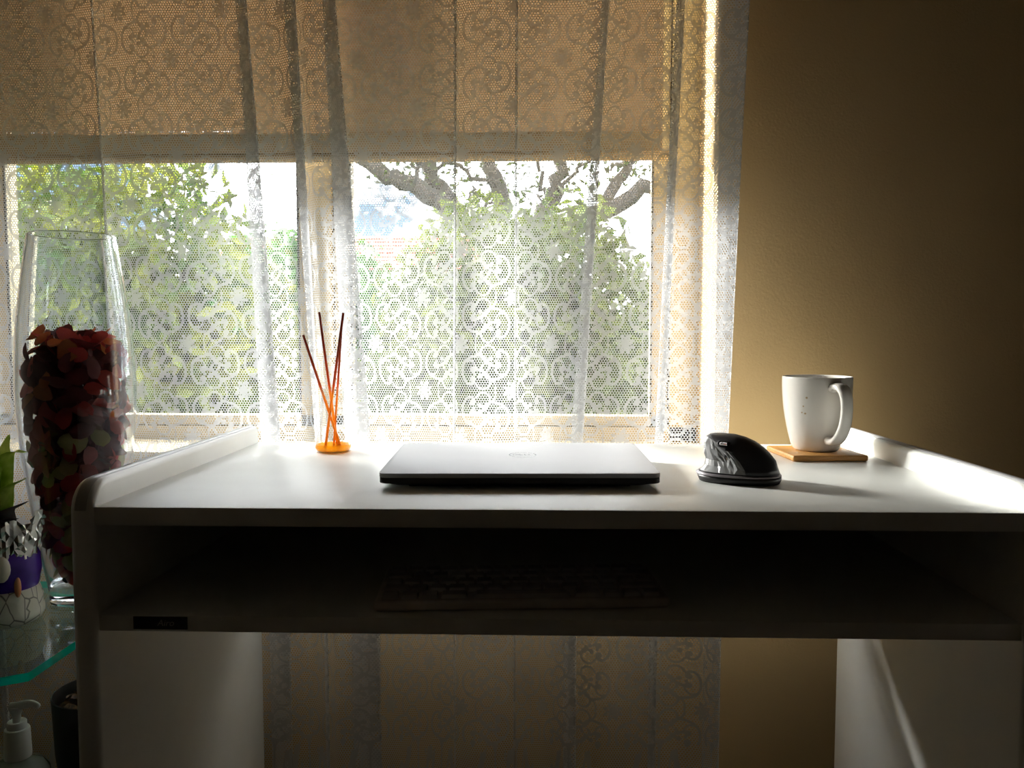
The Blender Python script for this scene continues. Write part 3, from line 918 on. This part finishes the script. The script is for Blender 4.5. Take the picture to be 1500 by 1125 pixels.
v, f = stack([(.0083, outline(-.0012, .001, .0462, .0328, R(-20))), (.0094, outline(-.0016, .001, .0464, .0330, R(-20))), (.0104, outline(-.0014, .001, .0452, .032, R(-20)))])
mk('trim', v, f, M['mouse_edge'], ms, True)
body_lv = [(.0098, outline(-.0005, .002, .0450, .0320, R(-20), scoop=.001)),
           (.0160, outline(.0015, .003, .0410, .0300, R(-20), scoop=.006)),
           (.0240, outline(.0012, .004, .0390, .0288, R(-22), scoop=.006)),
           (.0320, outline(-.0020, .005, .0360, .0270, R(-24), scoop=.004)),
           (.0390, outline(-.0055, .006, .0325, .0245, R(-26), scoop=.002)),
           (.0450, outline(-.0095, .007, .0280, .0205, R(-28), scoop=.0005)),
           (.0495, outline(-.0135, .008, .0225, .0155, R(-30))),
           (.0522, outline(-.0165, .009, .0150, .0095, R(-30))),
           (.0533, outline(-.0180, .009, .0060, .0035, R(-30)))]
v, f = stack(body_lv)
mk('shell', v, f, M['mouse'], ms, True)
# faceted thumb panel lying on the scooped wall
n = 40
def wall_pt(zq, ang):
    zs_ = [l[0] for l in body_lv]
    i = max(0, min(len(zs_)-2, int(np.searchsorted(zs_, zq)) - 1)); t = (zq - zs_[i])/(zs_[i+1]-zs_[i])
    best = []
    for j in (i, i+1):
        o = np.array(body_lv[j][1])
        c0 = o.mean(0)
        aa = np.arctan2(o[:, 1]-c0[1], o[:, 0]-c0[0]) % (2*math.pi)
        order = np.argsort(aa); aa = aa[order]; oo = o[order]
        aa = np.concatenate([aa-2*math.pi, aa, aa+2*math.pi]); oo = np.concatenate([oo]*3)
        best.append(np.array([np.interp(ang, aa, oo[:, 0]), np.interp(ang, aa, oo[:, 1])]))
    p = best[0]*(1-t) + best[1]*t
    return np.array([p[0], p[1], zq])
gu, gv = 13, 6
P = {}
for i in range(gu+1):
    for j in range(gv+1):
        fu, fv = i/gu, j/gv
        a_lo, a_hi = R(172), R(268 - 26*fv)
        ang = a_lo + (a_hi-a_lo)*fu
        z = .0118 + fv*(.0375 - .012*fu**2)
        p = wall_pt(z, ang)
        out = np.array([math.cos(ang), math.sin(ang), .15])
        off = .0007 if (i in (0, gu) or j in (0, gv)) else .0018 + nrg.uniform(0, .0018)
        P[i, j] = p + out*off
vs = [P[i, j] for i in range(gu+1) for j in range(gv+1)]
fs = []
for i in range(gu):
    for j in range(gv):
        a, b, c, d = i*(gv+1)+j, (i+1)*(gv+1)+j, (i+1)*(gv+1)+j+1, i*(gv+1)+j+1
        fs += [(a, b, c), (a, c, d)] if rng.random() < .5 else [(a, b, d), (b, c, d)]
th = mk('thumb_panel', vs, fs, M['mouse_thumb'], ms)
th['label'] = 'faceted grey thumb rest'
wp = wall_pt(.0430, R(238))
# thumb wheel: ridged metal roller lying in a dark stadium shaped slot
def stadium(l, w, z, n=10):
    pts = [(l + w*math.cos(a), w*math.sin(a), z) for a in np.linspace(-math.pi/2, math.pi/2, n)]
    return pts + [(-l + w*math.cos(a), w*math.sin(a), z) for a in np.linspace(math.pi/2, 3*math.pi/2, n)]
wr = Vector((-.48, -.76, .45)).to_track_quat('Z', 'Y').to_euler()
ring_o, ring_i, ring_f = stadium(.0040, .0042, .0012), stadium(.0038, .0031, .0016), stadium(.0038, .0031, -.001)
nn_ = len(ring_o)
fs = [(k, (k+1) % nn_, nn_+(k+1) % nn_, nn_+k) for k in range(nn_)] + [(nn_+k, nn_+(k+1) % nn_, 2*nn_+(k+1) % nn_, 2*nn_+k) for k in range(nn_)] + [tuple(2*nn_+k for k in range(nn_))]
slot = mk('wheel_slot', ring_o + ring_i + ring_f, fs, M['mouse'], ms, False, tuple(wp + np.array([-.0010, -.0012, .0004])), wr)
vs, fs = [], []
for i, x in enumerate(np.linspace(-.0042, .0042, 13)):
    rr = .0026 if i % 2 else .0022
    for k in range(12):
        a = 2*math.pi*k/12; vs.append((x, rr*math.cos(a), .0006 + rr*math.sin(a)))
for i in range(12):
    for k in range(12): fs.append((i*12+k, i*12+(k+1) % 12, (i+1)*12+(k+1) % 12, (i+1)*12+k))
fs += [tuple(range(12)), tuple(144+k for k in reversed(range(12)))]
mk('thumb_wheel', vs, fs, M['steel'], slot)
bp = wall_pt(.034, R(244))
for k in range(2):
    q = wall_pt(.036 - k*.006, R(240 - 6*k)) + np.array([-.0004, -.001, 0])
    box('side_button', (-.0045, -.001, -.0018), (.0045, .001, .0018), M['mouse'], ms, .0008, 2, tuple(q), (0, R(18), R(-22)))

# ------------------------------------------------------------------ glass shelves at the left
SZ = .5406
M['shelf_glass'] = None
def shelf_edge():
    N = NT('green_glass_edge')
    tr = N.n('ShaderNodeBsdfTransparent'); tr.inputs['Color'].default_value = (0.02, 0.85, 0.66, 1)
    tl = N.n('ShaderNodeBsdfTranslucent'); tl.inputs['Color'].default_value = (0.0, 0.92, 0.70, 1)
    p = N.n('ShaderNodeBsdfPrincipled'); p.inputs['Base Color'].default_value = (0.0, 0.72, 0.54, 1); p.inputs['Roughness'].default_value = .12
    m1 = N.n('ShaderNodeMixShader'); m1.inputs[0].default_value = .5
    m2 = N.n('ShaderNodeMixShader'); m2.inputs[0].default_value = .4
    N.l(tl.outputs[0], m1.inputs[1]); N.l(p.outputs[0], m1.inputs[2])
    N.l(m1.outputs[0], m2.inputs[1]); N.l(tr.outputs[0], m2.inputs[2])
    N.l(m2.outputs[0], N.out.inputs['Surface'])
    return N.m
M['shelf_edge'] = shelf_edge()
M['shelf_glass'] = thin_glass('green_float_glass', (0.80, 0.93, 0.89), 1.52)
def glass_shelf(z, pts, label, t=.010):
    e = empty('glass_shelf', (XL, 1.05, z), label=label, cat='shelf', group='glass shelves on the left wall')
    bm = bmesh.new()
    A = [bm.verts.new((x-XL, y-1.05, -t)) for x, y in pts]; B = [bm.verts.new((x-XL, y-1.05, 0)) for x, y in pts]
    bm.faces.new(list(reversed(A))); bm.faces.new(B)
    n = len(pts)
    for i in range(n): bm.faces.new((A[i], A[(i+1) % n], B[(i+1) % n], B[i]))
    bmesh.ops.recalc_face_normals(bm, faces=bm.faces[:])
    for f in bm.faces: f.material_index = 0 if abs(f.normal.z) > .7 else 1
    pane = bm_obj('pane', bm, [M['shelf_glass'], M['shelf_edge']], e)
    for y in (-.13, .13):
        box('bracket', (0, y-.012, -.034), (.10, y+.012, -t-.0002), M['steel'], e, .003)
    return e
glass_shelf(SZ, [(XL+.001, .80), (-.80, .725), (-.563, .8713), (-.563, 1.20), (XL+.001, 1.20)], 'thick green edged glass shelf carrying the tall vase')
glass_shelf(.262, [(XL+.001, .80), (-.62, .80), (-.475, .88), (-.475, 1.16), (XL+.001, 1.16)], 'lower glass shelf carrying the soap dispenser')

# tall vase

def solid_glass():
    N = NT('solid_vase_foot_glass')
    g = N.n('ShaderNodeBsdfGlass'); g.inputs['IOR'].default_value = 1.5; g.inputs['Color'].default_value = (.97, .985, 1, 1)
    N.l(g.outputs[0], N.out.inputs['Surface']); return N.m
M['sglass'] = solid_glass()
M['vglass'] = M['sglass']
VX, VYY = -.6400, 1.120
vz = SZ + .0006
vase = empty('glass_vase', (VX, VYY, vz), label='tall clear glass vase filled with dried rose petals', cat='vase')
VS = 0.955
vprof_o = np.array([VS, 1.012]) * catmull([(.0455, .020), (.0490, .040), (.0570, .085), (.0665, .150), (.0745, .215), (.0790, .275), (.0785, .330), (.0740, .390), (.0660, .450), (.0590, .495), (.0575, .503)], 4)
inner = [(max(.002, r_ - .0028), z) for r_, z in vprof_o]
lathe('wall', [tuple(q) for q in vprof_o] + [(.0562*VS, .5042*1.012)] + [tuple(q) for q in reversed(inner)], M['vglass'], vase, 64)
lathe('foot', [(0, .0), (.038, .0), (.0425, .003), (.0427, .010), (.0421, .0145), (.0432, .0200), (.0420, .028), (.030, .0245), (0, .0235)], M['sglass'], vase, 64)

# dried rose petals
M['petal_red'] = leafmat('red_dried_petal', (0.42, 0.02, 0.03), (0.66, 0.10, 0.06), .45, 60)
M['petal_orange'] = leafmat('orange_red_dried_petal', (0.50, 0.06, 0.02), (0.70, 0.26, 0.06), .45, 60)
M['petal_dark'] = leafmat('dark_maroon_dried_petal', (0.10, 0.010, 0.015), (0.22, 0.03, 0.025), .35, 60)
M['petal_green'] = leafmat('olive_cream_dried_petal', (0.34, 0.32, 0.09), (0.62, 0.52, 0.24), .4, 60)
M['petal_pink'] = leafmat('pink_dried_petal', (0.55, 0.08, 0.10), (0.75, 0.28, 0.24), .45, 60)
def petal_mesh(seed, mat):
    g = np.random.default_rng(seed)
    n = 10
    vs = [(0, 0, 0)]; fs = []
    cup = g.uniform(.25, .6); tw = g.uniform(-.4, .4)
    rings = (.5, 1.0)
    pt = g.uniform(0, 1) < .6
    for rr in rings:
        for k in range(n):
            a = 2*math.pi*k/n
            rad = rr*(1 + .12*math.sin(2*a + seed) + g.uniform(-.05, .05))
            x = rad*math.cos(a); y = rad*math.sin(a)*.8
            if pt and x > 0: y *= (1 - .55*x); x *= 1.1
            vs.append((x, y, cup*(x*x*.6 + y*y) + tw*x*y))
    for k in range(n):
        k2 = (k+1) % n
        fs.append((0, 1+k, 1+k2)); fs.append((1+k, 1+n+k, 1+n+k2, 1+k2))
    me = bpy.data.meshes.new('rose_petal')
    me.from_pydata(vs, [], fs); me.polygons.foreach_set('use_smooth', [True]*len(me.polygons)); me.materials.append(mat)
    return me
kinds = {'red': [petal_mesh(i, M['petal_red']) for i in range(4)], 'orange': [petal_mesh(10+i, M['petal_orange']) for i in range(3)],
         'dark': [petal_mesh(20+i, M['petal_dark']) for i in range(4)], 'green': [petal_mesh(30+i, M['petal_green']) for i in range(4)], 'pink': [petal_mesh(40+i, M['petal_pink']) for i in range(3)]}
lab = {'red': 'red dried rose petal heaped in the tall vase', 'orange': 'orange red dried rose petal in the top of the tall vase',
       'dark': 'dark maroon dried rose petal packed in the tall vase', 'green': 'olive and cream dried rose petal low in the tall vase', 'pink': 'pink dried rose petal low in the tall vase'}
vr = lambda z: np.interp(z, [q[1] for q in inner], [q[0] for q in inner])
ZTOP = .372
def petal(kind, p, rot, s):
    o = bpy.data.objects.new('rose_petal', rng.choice(kinds[kind]))
    COL.objects.link(o)
    o.location = (VX + p[0], VYY + p[1], vz + p[2]); o.rotation_euler = rot; o.scale = (s, s, s)
    tag(o, lab[kind], 'petal', 'dried rose petals in the tall vase')
# the visible shell of petals against the glass, then the top of the heap
cnt = 0
for i in range(236):
    fz = (i + .5)/236
    z = .040 + fz*(ZTOP - .058)
    a = i*2.39996 + rng.uniform(-.3, .3)
    s = rng.uniform(.0125, .0190)
    r0 = vr(z) - s*.42 - .0022
    if fz > .72: kind = rng.choices(['red', 'dark', 'orange'], [4, 5, 1.5])[0]
    else: kind = rng.choices(['green', 'pink', 'red', 'dark'], [3, 2, 2.2, 3.2])[0]
    out = Vector((math.cos(a), math.sin(a), rng.uniform(-.5, .5)))
    q = (-out).to_track_quat('Z', 'Y') @ Euler((rng.uniform(-.55, .55), rng.uniform(-.55, .55), rng.uniform(0, 6.28))).to_quaternion()
    petal(kind, (r0*math.cos(a), r0*math.sin(a), z), q.to_euler(), s)
for i in range(58):
    a = i*2.39996; rr = math.sqrt((i+.5)/58)*(vr(ZTOP) - .020)
    z = ZTOP - .012 + rng.uniform(-.010, .012)
    kind = rng.choices(['red', 'orange', 'dark'], [5, 3, 2])[0]
    q = Euler((rng.uniform(-.9, .9), rng.uniform(-.9, .9), rng.uniform(0, 6.28)))
    petal(kind, (rr*math.cos(a), rr*math.sin(a), z), q, rng.uniform(.014, .019))
# the petals packed inside, out of reach
vs, fs = [], []
srcs = [m for k in ('red', 'dark', 'green') for m in kinds[k]]
for i in range(420):
    z = .034 + rng.random()*(ZTOP - .055); a = rng.uniform(0, 6.28); rr = math.sqrt(rng.random())*(vr(z) - .019)
    mtx = Matrix.Translation((rr*math.cos(a), rr*math.sin(a), z)) @ Euler((rng.uniform(0, 6.28), rng.uniform(0, 6.28), rng.uniform(0, 6.28))).to_matrix().to_4x4() @ Matrix.Scale(rng.uniform(.013, .018), 4)
    me = rng.choice(srcs); b = len(vs)
    vs += [tuple(mtx @ v.co) for v in me.vertices]
    fs += [tuple(b + j for j in p.vertices) for p in me.polygons]
core = mk('petal_filling', vs, fs, M['petal_dark'], None, True, (VX, VYY, vz))
tag(core, 'dense dark filling of dried petals inside the tall vase', 'petals', kind='stuff')

# ------------------------------------------------------------------ potted plant with foil collar
def crackle():
    N = NT('beige_carved_ceramic')
    tc = N.n('ShaderNodeTexCoord')
    vo = N.n('ShaderNodeTexVoronoi', feature='DISTANCE_TO_EDGE'); vo.inputs['Scale'].default_value = 55
    mp = N.n('ShaderNodeMapping'); mp.inputs['Scale'].default_value = (1, 1, .55)
    N.l(tc.outputs['Object'], mp.inputs[0]); N.l(mp.outputs[0], vo.inputs['Vector'])
    cr = N.n('ShaderNodeValToRGB'); cr.color_ramp.elements[0].position = 0.0; cr.color_ramp.elements[1].position = .05
    cr.color_ramp.elements[0].color = (.10, .09, .06, 1); cr.color_ramp.elements[1].color = (.80, .78, .66, 1)
    N.l(vo.outputs['Distance'], cr.inputs['Fac'])
    p = N.n('ShaderNodeBsdfPrincipled'); p.inputs['Roughness'].default_value = .5
    N.l(cr.outputs[0], p.inputs['Base Color'])
    b = N.n('ShaderNodeBump'); b.inputs['Distance'].default_value = .002; b.inputs['Strength'].default_value = .6
    N.l(vo.outputs['Distance'], b.inputs['Height']); N.l(b.outputs[0], p.inputs['Normal'])
    N.l(p.outputs[0], N.out.inputs['Surface']); return N.m
M['carved'] = crackle()
M['beige'] = pmat('beige_ceramic', (.74, .70, .56), .4, var=.12, vscale=60)
M['purple'] = pmat('purple_glaze', (.09, .025, .38), .25, var=.4, vscale=50)
M['orange'] = pmat('orange_glaze', (.65, .26, .10), .4, var=.1)
M['foil'] = pmat('crumpled_foil', (.74, .73, .68), .22, metal=.9, var=.06)
M['leaf_green'] = leafmat('backlit_green_leaf', (.30, .48, .03), (.58, .72, .14), .6, 40)
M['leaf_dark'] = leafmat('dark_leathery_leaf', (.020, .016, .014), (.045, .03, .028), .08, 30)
M['soil'] = pmat('dark_potting_bark', (.05, .035, .025), .9, var=.4, bump=.8, bscale=150)
PX, PY = -.6900, 1.028
pot = empty('plant_pot', (PX, PY, SZ + .0005),  label='beige and purple ceramic pot wrapped in foil with a leafy plant', cat='plant')
lathe('base', [(0, 0), (.036, 0), (.044, .004), (.0475, .012), (.0475, .020), (.0455, .024), (.0460, .034), (.042, .048), (.040, .050), (0, .050)], M['carved'], pot, 40)
lathe('bowl', [(.0395, .046), (.043, .056), (.0455, .072), (.0450, .090), (.043, .104), (.040, .106), (.038, .098), (0, .096)], M['purple'], pot, 40)
# rounded beige paws and an orange drip on the bowl
def ellipsoid(name, c, r3, mat, parent, rot=(0, 0, 0), n=16):
    prof = [(math.sin(a), -math.cos(a)) for a in np.linspace(0, math.pi, 11)]
    v, f = lathe_vf(prof, n)
    v = [(x*r3[0], y*r3[1], z*r3[2]) for x, y, z in v]
    return mk(name, v, f, mat, parent, True, c, rot)
for a in (-62, -118, 90):
    ca, sa = math.cos(R(a)), math.sin(R(a))
    ellipsoid('paw', (ca*.040, sa*.040, .082), (.0125, .0115, .0190), M['beige'], pot, (0, R(8), R(a)))
for a in (-38, 140):
    ca, sa = math.cos(R(a)), math.sin(R(a))
    ellipsoid('drip', (ca*.0440, sa*.0440, .056), (.0045, .0045, .014), M['orange'], pot)
ellipsoid('knob', (-.012, -.046, .058), (.007, .005, .008), M['beige'], pot)
# foil collar: crumpled flaring sleeve, higher on the right
n, m_ = 60, 9
vs, fs = [], []
for j in range(m_):
    fj = j/(m_-1)
    for k in range(n):
        a = 2*math.pi*k/n
        hi = .036 + .022*math.cos(a - R(-25)) + .006*math.sin(3*a) + .006*math.sin(7*a+1)
        rad = .0440 + .0045*fj**1.3 + nrg.uniform(-.0030, .0030)*(.4 + fj)
        z = .092 + fj*hi + nrg.uniform(-.0022, .0022)
        vs.append((rad*math.cos(a), rad*math.sin(a), z))
for j in range(m_-1):
    for k in range(n):
        k2 = (k+1) % n
        a, b, c, d = j*n+k, j*n+k2, (j+1)*n+k2, (j+1)*n+k
        fs += [(a, b, c), (a, c, d)] if (j+k) % 2 else [(a, b, d), (b, c, d)]
fo = mk('foil_collar', vs, fs, M['foil'], pot)
fo['label'] = 'crumpled silver foil wrap'
lathe('soil', [(0, .104), (.03, .103), (.040, .100)], M['soil'], pot, 24)
def leaf(name, root, mid, tip, w, mat, cup=.25, parent=pot):
    c = catmull([root, mid, tip], 8)
    T_ = np.gradient(c, axis=0); T_ /= np.linalg.norm(T_, axis=1)[:, None]
    vs, fs = [], []
    m = len(c)
    for i in range(m):
        f = i/(m-1)
        ww = w*math.sin(math.pi*min(1, f*.93+.05))**.75
        side = np.cross(T_[i], (0, 0, 1)); side /= np.linalg.norm(side)+1e-9
        upv = np.cross(side, T_[i])
        for s in (-1, -.5, 0, .5, 1):
            vs.append(c[i] + side*s*ww + upv*abs(s)*ww*cup)
    for i in range(m-1):
        for k in range(4): fs.append((i*5+k, i*5+k+1, (i+1)*5+k+1, (i+1)*5+k))
    return mk(name, vs, fs, mat, parent, True)
leaf('leaf', (.010, -.01, .10), (.024, -.040, .150), (.066, -.045, .176), .020, M['leaf_dark'])
leaf('leaf', (-.01, -.01, .10), (.010, -.050, .140), (.060, -.060, .156), .017, M['leaf_dark'])
leaf('leaf', (.0, -.02, .10), (-.03, -.050, .155), (-.060, -.075, .170), .024, M['leaf_dark'])
leaf('leaf', (.0, .01, .10), (-.04, .000, .17), (-.09, -.02, .175), .024, M['leaf_dark'])
leaf('leaf', (.005, -.01, .10), (.016, -.035, .165), (.038, -.040, .198), .017, M['leaf_green'])
leaf('leaf', (.0, -.01, .10), (.026, -.035, .180), (.058, -.035, .205), .016, M['leaf_green'])
leaf('leaf', (-.005, .0, .10), (.010, -.03, .17), (.026, -.035, .222), .018, M['leaf_green'])
leaf('leaf', (-.005, .0, .10), (-.010, -.03, .18), (-.008, -.04, .240), .018, M['leaf_green'])
leaf('leaf', (.0, .0, .10), (.022, -.030, .215), (.036, -.035, .262), .013, M['leaf_green'])
leaf('leaf', (.0, .0, .10), (.030, -.035, .225), (.062, -.038, .240), .012, M['leaf_green'])
tube('stem', catmull([(0, -.005, .10), (.012, -.030, .15), (.024, -.045, .205)], 6), .0035, M['leaf_dark'], pot, 8)
pot.scale = (.92, .92, .95)

# ------------------------------------------------------------------ soap dispenser and dark bowl on the lower shelf
M['white_plastic'] = pmat('white_pump_plastic', (.80, .78, .72), .35, var=.03)
M['soap'] = pmat('clear_green_tinted_plastic', (.55, .60, .50), .15, trans=.55, var=.15, vscale=40)
M['soap_label'] = pmat('green_print', (.16, .26, .08), .4, var=.5, vscale=60)
LZ = .2625
sp_ = empty('soap_dispenser', (-.6110, .920, LZ), label='pump soap dispenser with a white nozzle on the lower glass shelf', cat='soap dispenser')
lathe('bottle', [(0, 0), (.036, 0), (.041, .004), (.0425, .012), (.0425, .122), (.040, .137), (.031, .1475), (.0175, .1535), (.0150, .156), (.0145, .160), (0, .160)], M['soap'], sp_, 40)
lathe('label_band', [(.0428, .045), (.0430, .046), (.0430, .118), (.0428, .119)], M['soap_label'], sp_, 40)
lathe('collar', [(0, .155), (.0178, .1555), (.0180, .158), (.0168, .188), (.0160, .190), (.0128, .1905), (.0128, .1975), (.0118, .1985), (.0070, .1980), (.0060, .1970), (0, .197)], M['white_plastic'], sp_, 32)
ph = lathe('pump_head', [(0, .196), (.0052, .196), (.0056, .206), (.0072, .2085), (.0085, .2135), (.0080, .2160), (0, .2165)], M['white_plastic'], sp_, 24)
pth = catmull([(-.0075, 0, .2140), (.0, 0, .2155), (.010, 0, .2180), (.022, 0, .2195), (.0310, -.001, .2180), (.0345, -.001, .2160)], 5)
mnum = len(pth)
tube('nozzle', pth, [.0065 - .0035*(i/(mnum-1)) if i < mnum-2 else .0027 for i in range(mnum)], M['white_plastic'], ph, 12)
sp_.scale = (.82, .82, 1.0)
M['dark_bowl'] = pmat('dark_lacquer', (.022, .016, .014), .35, var=.3)
bw = empty('dark_bowl', (-.5650, 1.020, LZ), label='dark round bowl of dried flowers half hidden behind the desk side', cat='bowl')
lathe('bowl', [(0, 0), (.030, 0), (.034, .004), (.046, .05), (.054, .12), (.0565, .186), (.0570, .192), (.0555, .1925), (.0530, .186), (.050, .12), (.030, .02), (0, .015)], M['dark_bowl'], bw, 40)
vs, fs = [], []
srcs = kinds['orange'][:2] + kinds['dark'] + kinds['green'][:1]
bv = {}
flat = []
for i in range(90):
    a = i*2.39996; rr = math.sqrt((i+.5)/90)*.046
    mtx = Matrix.Translation((rr*math.cos(a), rr*math.sin(a), .176 + rng.uniform(-.006, .004))) @ Euler((rng.uniform(-1, 1), rng.uniform(-1, 1), rng.uniform(0, 6))).to_matrix().to_4x4() @ Matrix.Scale(rng.uniform(.007, .011), 4)
    me = rng.choice(srcs); b = len(vs)
    vs += [tuple(mtx @ v.co) for v in me.vertices]
    fs += [tuple(b + j for j in p.vertices) for p in me.polygons]
M['potpourri'] = leafmat('brown_potpourri', (.05, .03, .015), (.22, .12, .04), .2, 160)
pp = mk('dried_flowers', vs, fs, M['potpourri'], bw, True)
pp['kind'] = 'stuff'
